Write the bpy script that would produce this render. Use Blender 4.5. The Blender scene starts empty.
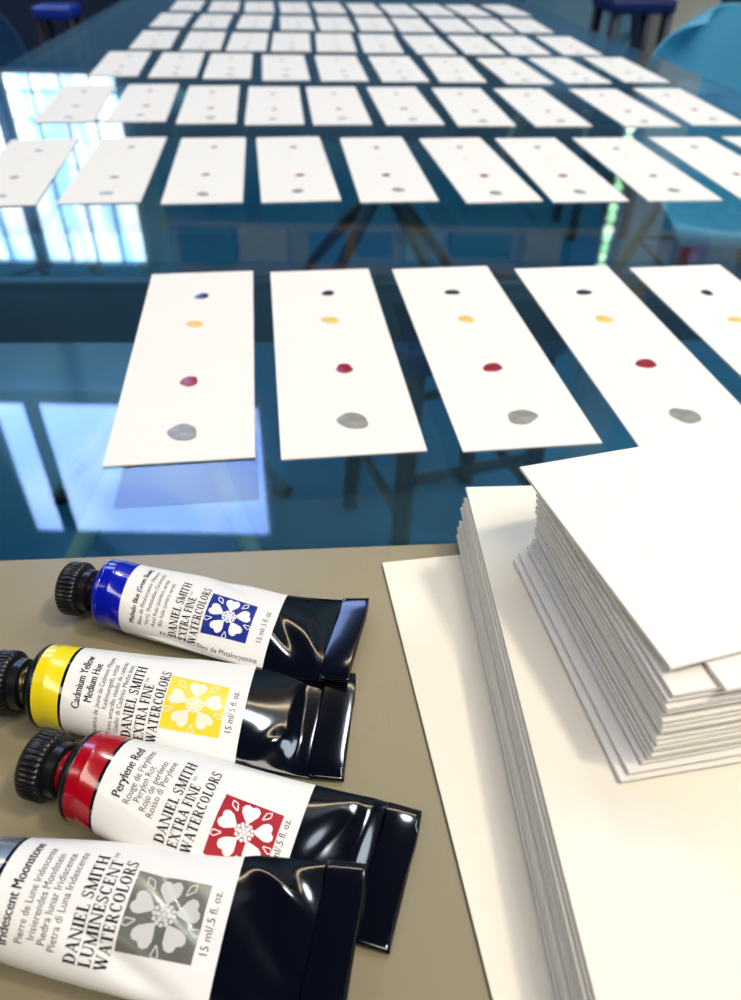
import bpy, bmesh, math, random
import numpy as np
from mathutils import Vector, Matrix

# ------------------------------------------------------------------ camera
SC = bpy.context.scene
COL = SC.collection
T = 0.75                       # height of the table top
CAM_H = 0.17
PITCH, ROLL = 0.67934, 0.01908
cam_data = bpy.data.cameras.new('camera')
cam = bpy.data.objects.new('camera', cam_data)
COL.objects.link(cam)
cp, sp, cr, sr = math.cos(PITCH), math.sin(PITCH), math.cos(ROLL), math.sin(ROLL)
rx, up, bk = Vector((1, 0, 0)), Vector((0, sp, cp)), Vector((0, -cp, sp))
xi, yi = rx * cr + up * sr, -rx * sr + up * cr
m = Matrix.Identity(4)
for i in range(3):
    m[i][0], m[i][1], m[i][2] = xi[i], yi[i], bk[i]
m.translation = Vector((0, 0, T + CAM_H))
cam.matrix_world = m
cam_data.sensor_fit = 'VERTICAL'
cam_data.sensor_height = 36.0
cam_data.lens = 740 / 1000 * 36.0
cam_data.clip_start = 0.01
cam_data.dof.use_dof = True
cam_data.dof.focus_distance = 0.195
cam_data.dof.aperture_fstop = 16.0
SC.camera = cam

# ------------------------------------------------------------------ light and exposure
SC.view_settings.view_transform = 'Standard'
SC.view_settings.look = 'None'
SC.view_settings.gamma = 1.0
SC.view_settings.use_curve_mapping = False
SC.view_settings.exposure = 0.12
SC.cycles.use_denoising = True
SC.cycles.max_bounces = 10
SC.cycles.transparent_max_bounces = 16
SC.cycles.sample_clamp_indirect = 6.0

world = bpy.data.worlds.new('world')
SC.world = world
world.use_nodes = True
wb = world.node_tree.nodes['Background']
wb.inputs[0].default_value = (0.45, 0.55, 0.75, 1)
wb.inputs[1].default_value = 0.05


def area_light(name, loc, target, size, power, color, shape='DISK', size_y=None):
    d = bpy.data.lights.new(name, 'AREA')
    d.shape = shape
    d.size = size
    if size_y:
        d.size_y = size_y
    d.energy = power
    d.color = color
    o = bpy.data.objects.new(name, d)
    COL.objects.link(o)
    o.location = loc
    o.rotation_euler = (Vector(target) - Vector(loc)).to_track_quat('-Z', 'Y').to_euler()
    return o


LAMPS = [((0.72, -0.06, T + 1.35), 0.15, 10.0, (1.0, 0.88, 0.70)),
         ((0.55, 1.20, T + 1.70), 0.24, 6.0, (0.86, 0.93, 1.0))]  # unseen lamps added: overhead key first, then fill for the far cards
for lc, sz, pw, colr in LAMPS:
    area_light('pendant_light', lc, (lc[0], lc[1], 0), sz, pw, colr)
# unseen fill lights added below the ceiling to brighten table and floor
area_light('ceiling_light', (-2.5, -0.5, 4.5), (0, 0.1, 0.6), 1.6, 44.0, (1.0, 0.93, 0.84), 'RECTANGLE', 2.0)
area_light('ceiling_light', (0.9, -1.1, 4.55), (0.5, -0.4, 0), 2.8, 140.0, (1.0, 0.93, 0.83), 'RECTANGLE', 2.0)
area_light('ceiling_light', (2.6, 1.8, 4.5), (0.2, 1.8, 0.4), 1.4, 110.0, (0.74, 0.87, 1.0), 'RECTANGLE', 2.4)

# unseen warm fill added to brighten the shelf on the far wall
area_light('shelf_light', (0.45, 3.2, T + 3.7), (0.45, 4.0, T + 1.0), 2.6, 30.0, (1.0, 0.80, 0.55), 'RECTANGLE', 0.12)

# ------------------------------------------------------------------ helpers


def srgb(r, g, b):
    f = lambda c: (c / 255 / 12.92) if c <= 10 else ((c / 255 + 0.055) / 1.055) ** 2.4
    return (f(r), f(g), f(b), 1)


def mat(name, color, rough=0.6, metal=0.0, coat=0.0, spec=0.5, bump=None, mottle=None, emit=None):
    """principled material; bump=(scale, strength, distance), mottle=(scale, colour2, detail)"""
    mt = bpy.data.materials.new(name)
    mt.use_nodes = True
    nt = mt.node_tree
    b = nt.nodes['Principled BSDF']
    b.inputs['Base Color'].default_value = color
    b.inputs['Roughness'].default_value = rough
    b.inputs['Metallic'].default_value = metal
    b.inputs['Coat Weight'].default_value = coat
    b.inputs['Coat Roughness'].default_value = 0.04
    b.inputs['Specular IOR Level'].default_value = spec
    tc = nt.nodes.new('ShaderNodeTexCoord')
    if mottle:
        n = nt.nodes.new('ShaderNodeTexNoise')
        n.inputs['Scale'].default_value = mottle[0]
        n.inputs['Detail'].default_value = mottle[2]
        nt.links.new(tc.outputs['Object'], n.inputs['Vector'])
        r = nt.nodes.new('ShaderNodeValToRGB')
        r.color_ramp.elements[0].position = 0.35
        r.color_ramp.elements[1].position = 0.68
        r.color_ramp.elements[0].color = color
        r.color_ramp.elements[1].color = mottle[1]
        nt.links.new(n.outputs['Fac'], r.inputs['Fac'])
        nt.links.new(r.outputs['Color'], b.inputs['Base Color'])
    if bump:
        n = nt.nodes.new('ShaderNodeTexNoise')
        n.inputs['Scale'].default_value = bump[0]
        n.inputs['Detail'].default_value = 4
        nt.links.new(tc.outputs['Object'], n.inputs['Vector'])
        bp = nt.nodes.new('ShaderNodeBump')
        bp.inputs['Strength'].default_value = bump[1]
        bp.inputs['Distance'].default_value = bump[2]
        nt.links.new(n.outputs['Fac'], bp.inputs['Height'])
        nt.links.new(bp.outputs['Normal'], b.inputs['Normal'])
    if emit:
        b.inputs['Emission Color'].default_value = emit[0]
        b.inputs['Emission Strength'].default_value = emit[1]
    return mt


def tag(o, label=None, cat=None, group=None, kind=None):
    if label:
        o['label'] = label
    if cat:
        o['category'] = cat
    if group:
        o['group'] = group
    if kind:
        o['kind'] = kind
    return o


def empty(name, loc=(0, 0, 0), rz=0.0):
    o = bpy.data.objects.new(name, None)
    o.empty_display_size = 0.02
    COL.objects.link(o)
    o.location = loc
    o.rotation_euler = (0, 0, rz)
    return o


def link(name, me, mats, parent=None, smooth=False):
    o = bpy.data.objects.new(name, me)
    COL.objects.link(o)
    if not isinstance(mats, (list, tuple)):
        mats = [mats]
    for q in mats:
        me.materials.append(q)
    if parent is not None:
        o.parent = parent
    if smooth:
        for pl in me.polygons:
            pl.use_smooth = True
    return o


class MB:
    """collects boxes, tubes, revolved profiles and prisms into one mesh"""

    def __init__(self):
        self.v, self.f, self.mi = [], [], []

    def add(self, vs, fs, mi=0):
        n = len(self.v)
        self.v += [tuple(p) for p in vs]
        self.f += [tuple(i + n for i in q) for q in fs]
        self.mi += [mi] * len(fs)
        return self

    def box(self, c, s, M=None, mi=0):
        x, y, z = (k / 2 for k in s)
        vs = [Vector((sx * x, sy * y, sz * z)) + Vector(c) for sz in (-1, 1) for sy in (-1, 1) for sx in (-1, 1)]
        if M is not None:
            vs = [M @ p for p in vs]
        return self.add(vs, [(0, 2, 3, 1), (4, 5, 7, 6), (0, 1, 5, 4), (2, 6, 7, 3), (0, 4, 6, 2), (1, 3, 7, 5)], mi)

    def tube(self, pts, rad, n=12, mi=0, cap=True):
        pts = [Vector(p) for p in pts]
        k = len(pts)
        if not isinstance(rad, (list, tuple)):
            rad = [rad] * k
        vs, fs = [], []
        ref = None
        for i, p in enumerate(pts):
            d = (pts[min(i + 1, k - 1)] - pts[max(i - 1, 0)]).normalized()
            if ref is None:
                ref = d.orthogonal().normalized()
            a = (ref - d * ref.dot(d)).normalized()
            ref = a
            b = d.cross(a)
            for j in range(n):
                t = 2 * math.pi * j / n
                vs.append(p + (a * math.cos(t) + b * math.sin(t)) * rad[i])
        for i in range(k - 1):
            for j in range(n):
                q = (j + 1) % n
                fs.append((i * n + j, i * n + q, (i + 1) * n + q, (i + 1) * n + j))
        if cap:
            fs.append(tuple(range(n - 1, -1, -1)))
            fs.append(tuple((k - 1) * n + j for j in range(n)))
        return self.add(vs, fs, mi)

    def prism(self, poly, z0, z1, mi=0):
        n = len(poly)
        vs = [(p[0], p[1], z0) for p in poly] + [(p[0], p[1], z1) for p in poly]
        fs = [tuple(range(n - 1, -1, -1)), tuple(range(n, 2 * n))]
        fs += [(i, (i + 1) % n, n + (i + 1) % n, n + i) for i in range(n)]
        return self.add(vs, fs, mi)

    def lathe(self, prof, n=32, M=None, mi=0):
        """prof: list of (radius, z)"""
        vs, fs = [], []
        for r, z in prof:
            for j in range(n):
                t = 2 * math.pi * j / n
                p = Vector((r * math.cos(t), r * math.sin(t), z))
                vs.append(M @ p if M is not None else p)
        for i in range(len(prof) - 1):
            for j in range(n):
                q = (j + 1) % n
                fs.append((i * n + j, i * n + q, (i + 1) * n + q, (i + 1) * n + j))
        fs.append(tuple(range(n - 1, -1, -1)))
        fs.append(tuple((len(prof) - 1) * n + j for j in range(n)))
        return self.add(vs, fs, mi)

    def mesh(self, name):
        me = bpy.data.meshes.new(name)
        me.from_pydata(self.v, [], self.f)
        me.polygons.foreach_set('material_index', self.mi)
        me.update()
        return me

    def build(self, name, mats, parent=None, smooth=False, bevel=None, auto=None):
        me = self.mesh(name)
        bm = bmesh.new()
        bm.from_mesh(me)
        bmesh.ops.recalc_face_normals(bm, faces=bm.faces)
        bm.to_mesh(me)
        bm.free()
        o = link(name, me, mats, parent, smooth or auto is not None)
        if bevel:
            b = o.modifiers.new('bevel', 'BEVEL')
            b.width = bevel
            b.segments = 2
            b.limit_method = 'ANGLE'
        if auto is not None:
            me.set_sharp_from_angle(angle=math.radians(auto))
        return o


# ------------------------------------------------------------------ materials of the room
M_floor = mat('floor_blue_resin', srgb(30, 104, 138), 0.30, bump=(3, 0.08, 0.01), mottle=(1.6, srgb(44, 120, 150), 3))
M_wall = mat('wall_paint', srgb(122, 168, 200), 0.8, mottle=(1.2, srgb(106, 152, 186), 3))
M_wallblue = mat('wall_navy', srgb(30, 48, 78), 0.7, mottle=(1.5, srgb(24, 40, 66), 2))
M_ceil = mat('ceiling_paint', srgb(52, 66, 84), 0.9, mottle=(0.8, srgb(44, 58, 76), 2))
M_frame = mat('window_frame_white', srgb(200, 214, 226), 0.5)
M_cream = mat('pillar_cream', srgb(206, 196, 176), 0.7, mottle=(6, srgb(190, 180, 160), 2))
M_wood = mat('shelf_wood', srgb(176, 140, 96), 0.5, mottle=(5, srgb(150, 114, 76), 4))
M_legwood = mat('ash_wood', srgb(190, 168, 132), 0.5, mottle=(9, srgb(166, 142, 106), 4))
M_steel = mat('brushed_steel', srgb(120, 134, 140), 0.3, 0.9)
M_dark = mat('black_steel', srgb(14, 22, 34), 0.35)
M_pale = mat('pale_powder_coat', srgb(170, 196, 190), 0.35)


def pane_mat(name, c1, c2, strength, scale):
    mt = bpy.data.materials.new(name)
    mt.use_nodes = True
    nt = mt.node_tree
    nt.nodes.remove(nt.nodes['Principled BSDF'])
    out = nt.nodes['Material Output']
    tc = nt.nodes.new('ShaderNodeTexCoord')
    mp = nt.nodes.new('ShaderNodeMapping')
    mp.inputs['Scale'].default_value = scale
    n = nt.nodes.new('ShaderNodeTexNoise')
    n.inputs['Scale'].default_value = 1.0
    n.inputs['Detail'].default_value = 1.0
    r = nt.nodes.new('ShaderNodeValToRGB')
    r.color_ramp.elements[0].position = 0.42
    r.color_ramp.elements[1].position = 0.56
    r.color_ramp.elements[0].color = c1
    r.color_ramp.elements[1].color = c2
    e = nt.nodes.new('ShaderNodeEmission')
    e.inputs['Strength'].default_value = strength
    L = nt.links
    L.new(tc.outputs['Object'], mp.inputs['Vector'])
    L.new(mp.outputs['Vector'], n.inputs['Vector'])
    L.new(n.outputs['Fac'], r.inputs['Fac'])
    L.new(r.outputs['Color'], e.inputs['Color'])
    L.new(e.outputs['Emission'], out.inputs['Surface'])
    return mt


M_day = pane_mat('daylight_pane', (0.30, 0.62, 1.0, 1), (0.80, 0.92, 1.0, 1), 5.6, (9.0, 1, 1.2))
M_sky = pane_mat('skylight_pane', (0.30, 0.44, 1.0, 1), (0.42, 0.56, 1.0, 1), 9.0, (1.5, 1, 1.5))

# ------------------------------------------------------------------ room shell
RX0, RX1, RY0, RY1, RZ = -3.6, 3.4, -2.6, 4.0, 4.6


def structure(o):
    o['kind'] = 'structure'
    return o


structure(MB().box(((RX0 + RX1) / 2, (RY0 + RY1) / 2, -0.05), (RX1 - RX0 + .4, RY1 - RY0 + .4, 0.1)).build('floor', M_floor))
structure(MB().box(((RX0 + RX1) / 2, (RY0 + RY1) / 2, RZ + 0.05), (RX1 - RX0 + .4, RY1 - RY0 + .4, 0.1)).build('ceiling', M_ceil))
structure(MB().box(((RX0 + RX1) / 2, RY1 + 0.05, RZ / 2), (RX1 - RX0 + .4, 0.1, RZ), mi=0)
          .box(((RX0 + RX1) / 2, RY1 - 0.008, 0.35), (RX1 - RX0, 0.016, 0.7), mi=1).build('wall_far', [M_wall, M_wallblue]))
structure(MB().box((RX0 - 0.05, (RY0 + RY1) / 2, RZ / 2), (0.1, RY1 - RY0, RZ)).build('wall_left', M_cream))
structure(MB().box((RX1 + 0.05, (RY0 + RY1) / 2, RZ / 2), (0.1, RY1 - RY0, RZ)).build('wall_right', M_wall))
structure(MB().box(((RX0 + RX1) / 2, RY0 - 0.05, RZ / 2), (RX1 - RX0 + .4, 0.1, RZ)).build('wall_near', M_wallblue))
structure(MB().box((1.14, 3.35, RZ / 2), (0.17, 0.3, RZ - 0.004)).build('pillar', M_cream, bevel=0.01))


def window(n, x0, x1, z0, z1, panemat, cols, rows, bar=0.022):
    w = empty('window_%d' % n, ((x0 + x1) / 2, RY1 - 0.02, z0))
    structure(w)
    fw, fh = x1 - x0, z1 - z0
    fr = MB()
    fr.box((0, -.005, 0.01), (fw, 0.03, 0.02)).box((0, -.005, fh - 0.01), (fw, 0.03, 0.02))
    fr.box((-fw / 2 + .01, -.005, fh / 2), (0.02, 0.03, fh)).box((fw / 2 - .01, -.005, fh / 2), (0.02, 0.03, fh))
    fr.build('window_frame', M_frame, w, bevel=0.004)
    mu = MB()
    for c in cols:
        mu.box((-fw / 2 + fw * c, -.010, fh / 2), (bar, 0.012, fh))
    for r in rows:
        mu.box((0, -.010, fh * r), (fw, 0.012, bar))
    mu.build('mullion', M_frame if bar < .05 else M_dark, w)
    MB().box((0, 0.0, fh / 2), (fw - .02, 0.008, fh - .02)).build('window_pane', panemat, w)
    return w


window(1, -1.80, -1.235, T + 0.465, T + 1.40, M_day, (0.25, 0.5, 0.75), (0.10, 0.23), 0.012)
window(2, -2.44, -1.84, T + 0.465, T + 1.40, M_day, (0.25, 0.5, 0.75), (0.10, 0.23), 0.012)
window(3, -2.40, -0.70, T + 2.18, T + 3.38, M_sky, (0.15,), (0.06,), 0.10)

# long wooden shelf on the far wall with boxes, seen only as a reflection in the glass
shelf = empty('storage_shelf', (0.45, RY1 - 0.15, T + 1.10))
tag(shelf, 'long wooden wall shelf on the far wall beside the tall windows', 'shelf')
MB().box((0, 0, -0.015), (3.1, 0.28, 0.03)).build('shelf_board', M_wood, shelf, bevel=0.004)
for bx in (-1.3, 0, 1.3):
    MB().box((bx, 0.06, -0.10), (0.03, 0.16, 0.14)).build('bracket', M_dark, shelf, bevel=0.003)
structure(MB().box((0.45, RY1 - 0.006, T + 1.28), (3.1, 0.012, 0.34)).build('trim_1', M_wood, bevel=0.003))
BOXC = [('tan', srgb(186, 150, 104)), ('blue', srgb(40, 84, 140)), ('pale grey', srgb(150, 168, 176)), ('dark teal', srgb(20, 64, 84))]
BM = [mat('box_' + n.replace(' ', '_'), c, 0.6, mottle=(12, tuple(q * .85 for q in c[:3]) + (1,), 2)) for n, c in BOXC]
random.seed(5)
bx = -1.0
k = 0
ords = ['first', 'second', 'third', 'fourth', 'fifth', 'sixth', 'seventh', 'eighth', 'ninth', 'tenth', 'eleventh', 'twelfth', 'thirteenth',
        'fourteenth', 'fifteenth', 'sixteenth', 'seventeenth', 'eighteenth', 'nineteenth', 'twentieth']
while bx < 1.2:
    w = random.uniform(0.16, 0.34)
    h = random.uniform(0.12, 0.24)
    ci = random.choice((0, 1, 1, 2, 3))
    b = empty('storage_box', (bx + w / 2, RY1 - 0.16, T + 1.10))
    tag(b, '%s storage box, %s from the windows along the far wall shelf' % (BOXC[ci][0], ords[k]), 'box', 'storage boxes on the wall shelf')
    MB().box((0, 0, h * .4), (w, 0.22, h * .8)).build('box_body', BM[ci], b, bevel=0.006)
    MB().box((0, 0, h * .8 + .015), (w + .012, 0.232, 0.03)).build('lid', BM[ci], b, bevel=0.006)
    bx += w + random.uniform(0.03, 0.12)
    k += 1
# round red tin at the end of the shelf
rb = empty('round_tin', (1.64, RY1 - 0.16, T + 1.10))
tag(rb, 'round red tin at the right end of the far wall shelf', 'tin')
Mred = mat('tin_red', srgb(170, 24, 56), 0.35, mottle=(9, srgb(150, 18, 46), 2))
MB().lathe([(0.085, 0), (0.09, 0.01), (0.09, 0.15), (0.085, 0.16)], 32).build('tin_body', Mred, rb, smooth=True)
MB().lathe([(0.093, 0.1605), (0.093, 0.185), (0.08, 0.195), (0.02, 0.2)], 32).build('lid', Mred, rb, auto=40)

# ------------------------------------------------------------------ table
M_olive = mat('olive_laminate', srgb(150, 140, 112), 0.30, mottle=(7, srgb(138, 129, 104), 4), bump=(240, 0.05, 0.0004))


def add_scratches(mt):
    nt = mt.node_tree
    b = nt.nodes['Principled BSDF']
    src = b.inputs['Base Color'].links[0].from_socket
    tc = nt.nodes.new('ShaderNodeTexCoord')
    mp = nt.nodes.new('ShaderNodeMapping')
    mp.inputs['Rotation'].default_value = (0, 0, 0.7)
    mp.inputs['Scale'].default_value = (60, 5, 1)
    n = nt.nodes.new('ShaderNodeTexNoise')
    n.inputs['Scale'].default_value = 1.3
    n.inputs['Detail'].default_value = 2
    n.inputs['Distortion'].default_value = 1.2
    r = nt.nodes.new('ShaderNodeValToRGB')
    for p, v in ((0.0, 0), (0.493, 0), (0.5, 0.12), (0.505, 0)):
        el = r.color_ramp.elements.new(p) if p not in (0.0,) else r.color_ramp.elements[0]
        el.position = p
        el.color = (v, v, v, 1)
    r.color_ramp.elements[-1].color = (0, 0, 0, 1)
    mx = nt.nodes.new('ShaderNodeMix')
    mx.data_type = 'RGBA'
    mx.inputs[7].default_value = srgb(104, 96, 76)
    nt.links.new(tc.outputs['Object'], mp.inputs['Vector'])
    nt.links.new(mp.outputs['Vector'], n.inputs['Vector'])
    nt.links.new(n.outputs['Fac'], r.inputs['Fac'])
    nt.links.new(r.outputs['Color'], mx.inputs[0])
    nt.links.new(src, mx.inputs[6])
    nt.links.new(mx.outputs[2], b.inputs['Base Color'])


add_scratches(M_olive)

M_glass = bpy.data.materials.new('clear_table_glass')
M_glass.use_nodes = True
nt = M_glass.node_tree
nt.nodes.remove(nt.nodes['Principled BSDF'])
tr = nt.nodes.new('ShaderNodeBsdfTransparent')
tr.inputs[0].default_value = (0.72, 0.88, 0.92, 1)
gl = nt.nodes.new('ShaderNodeBsdfGlossy')
gl.inputs['Roughness'].default_value = 0.0
gl.inputs['Color'].default_value = (1, 1, 1, 1)
fr = nt.nodes.new('ShaderNodeFresnel')
fr.inputs['IOR'].default_value = 1.52
mx = nt.nodes.new('ShaderNodeMixShader')
# same index of refraction met from either side of the pane
ge = nt.nodes.new('ShaderNodeNewGeometry')
ior = nt.nodes.new('ShaderNodeMapRange')
ior.inputs['To Min'].default_value = 1.52
ior.inputs['To Max'].default_value = 1 / 1.52
nt.links.new(ge.outputs['Backfacing'], ior.inputs['Value'])
nt.links.new(ior.outputs['Result'], fr.inputs['IOR'])
nt.links.new(fr.outputs[0], mx.inputs[0])
nt.links.new(tr.outputs[0], mx.inputs[1])
nt.links.new(gl.outputs[0], mx.inputs[2])
nt.links.new(mx.outputs[0], nt.nodes['Material Output'].inputs['Surface'])

table = empty('work_table', (-0.02, 1.0, 0), 0.0)
tag(table, 'long glass topped work table with an olive grey panel at its near end', 'table')


def lx(y):
    return -0.479 - 0.085 * (y - 1.066)


def rxx(y):
    return 0.432 - 0.10 * (y - 0.995)


def table_slab(name, ya, sa, yb, sb, z0, z1, m_, bev):
    """slab between two cross lines y = ya + sa*x and y = yb + sb*x, bounded by the long edges"""
    def corner(y0, s, edge):
        y = y0
        for _ in range(6):
            y = y0 + s * edge(y)
        return (edge(y), y)
    p = [corner(ya, sa, lx), corner(ya, sa, rxx), corner(yb, sb, rxx), corner(yb, sb, lx)]
    p = [(q[0] - table.location.x, q[1] - table.location.y) for q in p]
    return MB().prism(p, z0, z1).build(name, m_, table, bevel=bev)


o = table_slab('panel_top', -0.42, 0.08, 0.1860, 0.0855, T - 0.03, T, M_olive, 0.001)
o['label'] = 'olive grey scratched panel'
table_slab('glass_pane', 0.1866, 0.0855, 0.4395, 0.05, T - 0.010, T, M_glass, None)
table_slab('glass_pane', 0.4425, 0.05, 2.32, 0.09, T - 0.010, T, M_glass, None)
table_slab('cross_rail', 0.4330, 0.05, 0.4490, 0.05, T - 0.05, T - 0.0105, M_dark, 0.002)
# pedestals: column, top plate and four splayed feet


def pedestal(px, py, apex, feet, m_, m_col, r):
    loc = table.location
    MB().tube([(px - loc.x, py - loc.y, apex), (px - loc.x, py - loc.y, T - 0.025)], 0.025, 20).build('column', m_col, table, auto=40)
    MB().lathe([(0.07, T - .025), (0.075, T - .02), (0.075, T - .0125)], 32, Matrix.Translation((px - loc.x, py - loc.y, 0))).build('top_plate', m_col, table, auto=40)
    for fx, fy in feet:
        MB().tube([(px - loc.x, py - loc.y, apex + .02), (px + (fx - px) * .5 - loc.x, py + (fy - py) * .5 - loc.y, apex * .52 + .015),
                   (fx - loc.x, fy - loc.y, 0.012)], [r * 1.25, r * 1.1, r * .8], 14).build('leg', m_, table, smooth=True)
        MB().lathe([(r * 1.4, 0.0), (r * 1.5, 0.004), (r * 1.2, 0.013)], 16, Matrix.Translation((fx - loc.x, fy - loc.y, 0))).build('foot', M_dark, table, auto=40)


pedestal(-0.30, 0.98, 0.36, [(-0.6083, 1.1207), (-0.1753, 1.1594), (-0.52, 0.72), (-0.12, 0.76)], M_pale, M_pale, 0.014)
pedestal(0.02, 1.95, 0.36, [(-0.25, 2.15), (0.27, 2.15), (-0.2, 1.7), (0.25, 1.7)], M_dark, M_dark, 0.014)

# ------------------------------------------------------------------ chairs and stools


def catmull(a, t):
    n = len(a) - 1
    i = min(int(t * n), n - 1)
    f = t * n - i
    p0, p1, p2, p3 = a[max(i - 1, 0)], a[i], a[i + 1], a[min(i + 2, n)]
    return 0.5 * (2 * p1 + (p2 - p0) * f + (2 * p0 - 5 * p1 + 4 * p2 - p3) * f * f + (3 * p1 - p0 - 3 * p2 + p3) * f ** 3)


def shell_mesh(arms=0.13):
    nu, nv = 33, 41
    prof = [(0.235, 0.405, .20), (0.225, 0.432, .215), (0.14, 0.442, .235), (0.0, 0.428, .245), (-0.11, 0.428, .245), (-0.175, 0.455, .245),
            (-0.205, 0.52, .24), (-0.225, 0.60, .232), (-0.243, 0.70, .215), (-0.256, 0.77, .17), (-0.26, 0.80, .10)]
    P = np.array(prof)
    tt = np.linspace(0, 1, len(P))
    vs, fs = [], []
    for j in range(nv):
        t = j / (nv - 1)
        x, z, w = (catmull(P[:, k], t) for k in range(3))
        for i in range(nu):
            u = -1 + 2 * i / (nu - 1)
            side = abs(u) ** 2.6
            lift = side * arms * math.exp(-((t - 0.42) / 0.22) ** 2)
            fwd = side * 0.115 * max(0, min(1, (t - .45) / .2))
            drop = -(abs(u) ** 3) * 0.03 * max(0, (t - .75) / .25)
            vs.append((x + fwd, u * w * (1 + .06 * side), z + lift + drop))
    for j in range(nv - 1):
        for i in range(nu - 1):
            a = j * nu + i
            fs.append((a, a + 1, a + nu + 1, a + nu))
    me = bpy.data.meshes.new('seat_shell')
    me.from_pydata(vs, [], fs)
    return me


def shell_chair(loc, rz, m_shell, label, s=1.0, group='moulded shell chairs around the table'):
    r = empty('shell_chair', loc, rz)
    tag(r, label, 'chair', group)
    sh = link('seat_shell', shell_mesh(), m_shell, r, True)
    sd = sh.modifiers.new('thickness', 'SOLIDIFY')
    sd.thickness = 0.007
    sd.offset = 0
    sb = sh.modifiers.new('smooth', 'SUBSURF')
    sb.levels = sb.render_levels = 1
    for sx, sy in ((1, 1), (1, -1), (-1, 1), (-1, -1)):
        MB().tube([(0.11 * sx - .02, 0.11 * sy, 0.415), (0.16 * sx - .02, 0.17 * sy, 0.2), (0.205 * sx - .02, 0.22 * sy, 0.0)], [0.013, 0.015, 0.009], 12).build('leg', M_legwood, r, smooth=True)
    br = MB()
    for a, b in (((1, 1), (-1, 1)), ((1, -1), (-1, -1)), ((1, 1), (1, -1)), ((-1, 1), (-1, -1))):
        br.tube([(0.14 * a[0] - .02, 0.145 * a[1], 0.29), (0.14 * b[0] - .02, 0.145 * b[1], 0.29)], 0.005, 8)
    br.build('brace', M_dark, r, smooth=True)
    r.scale = (s, s, s)
    return r


M_turq = mat('turquoise_shell', srgb(96, 180, 212), 0.25, mottle=(3, srgb(90, 172, 206), 2))
M_navy = mat('navy_shell', srgb(58, 104, 150), 0.35, mottle=(3, srgb(18, 48, 82), 2))
M_palesh = mat('pale_blue_shell', srgb(120, 164, 188), 0.35, mottle=(3, srgb(112, 156, 180), 2))
shell_chair((0.80, 1.72, 0), math.radians(-88), M_turq, 'turquoise moulded shell chair close beside the right table edge', 0.95)
shell_chair((-0.84, 1.62, 0), math.radians(-40), M_navy, 'dark blue moulded shell chair beside the left table edge', group=None)
shell_chair((0.74, 3.42, 0), math.radians(-110), M_palesh, 'pale blue moulded shell chair behind the far right table corner', 0.9, None)

M_seat = mat('royal_blue_seat', srgb(18, 56, 170), 0.4, mottle=(8, srgb(20, 54, 170), 2))
M_seatn = mat('navy_seat', srgb(22, 40, 96), 0.4, mottle=(8, srgb(26, 38, 98), 2))


def stool(loc, rz, h, w, m_seat, label):
    r = empty('bar_stool', loc, rz)
    tag(r, label, 'stool', None)
    MB().box((0, 0, h - .02), (w, w, 0.04)).build('seat', m_seat, r, bevel=0.012)
    for sx in (-1, 1):
        for sy in (-1, 1):
            MB().tube([(sx * w * .40, sy * w * .40, h - .041), (sx * w * .48, sy * w * .48, 0)], 0.016, 10).build('leg', M_dark, r, smooth=True)
    for sx in (-1, 1):
        MB().tube([(sx * w * .455, -w * .455, h * .35), (sx * w * .455, w * .455, h * .35)], 0.009, 8).build('stretcher', M_dark, r, smooth=True)
        MB().tube([(-w * .44, sx * w * .44, h * .5), (w * .44, sx * w * .44, h * .5)], 0.009, 8).build('stretcher', M_dark, r, smooth=True)
    return r


stool((0.78, 2.74, 0), 0.1, 0.71, 0.20, M_seatn, 'dark legged stool with navy seat in front of the cream pillar')
stool((-1.23, 3.35, 0), 0.05, 0.60, 0.15, M_seat, 'dark legged stool with bright blue seat near the window wall')
stool((0.12, 1.05, 0), 0.35, 0.45, 0.26, M_seatn, 'low dark stool pushed under the glass table top')

# ------------------------------------------------------------------ beaded light hanging on the right
ls = empty('bead_light', (0.778, 2.5, T + 0.34))
tag(ls, 'hanging string of glowing pale green glass beads', 'light')
M_bead = mat('glowing_glass_bead', srgb(190, 250, 200), 0.2, emit=((0.50, 1.0, 0.52, 1), 2.6))
M_beadw = mat('glowing_white_bead', srgb(230, 250, 220), 0.2, emit=((0.80, 1.0, 0.66, 1), 4.0))
MB().tube([(0, 0, 0.02), (0, 0, RZ - T - 0.345)], 0.003, 8).build('cord', M_dark, ls, smooth=True)
random.seed(11)
z = 0.0
k = 0
while z < 0.47:
    rr = random.uniform(0.012, 0.02)
    MB().lathe([(0.003, z), (rr * .8, z + rr * .5), (rr, z + rr), (rr * .8, z + rr * 1.5), (0.003, z + rr * 2)], 14).build('bead', M_bead if k % 3 else M_beadw, ls, smooth=True)
    z += rr * 2 + 0.002
    k += 1

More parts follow.
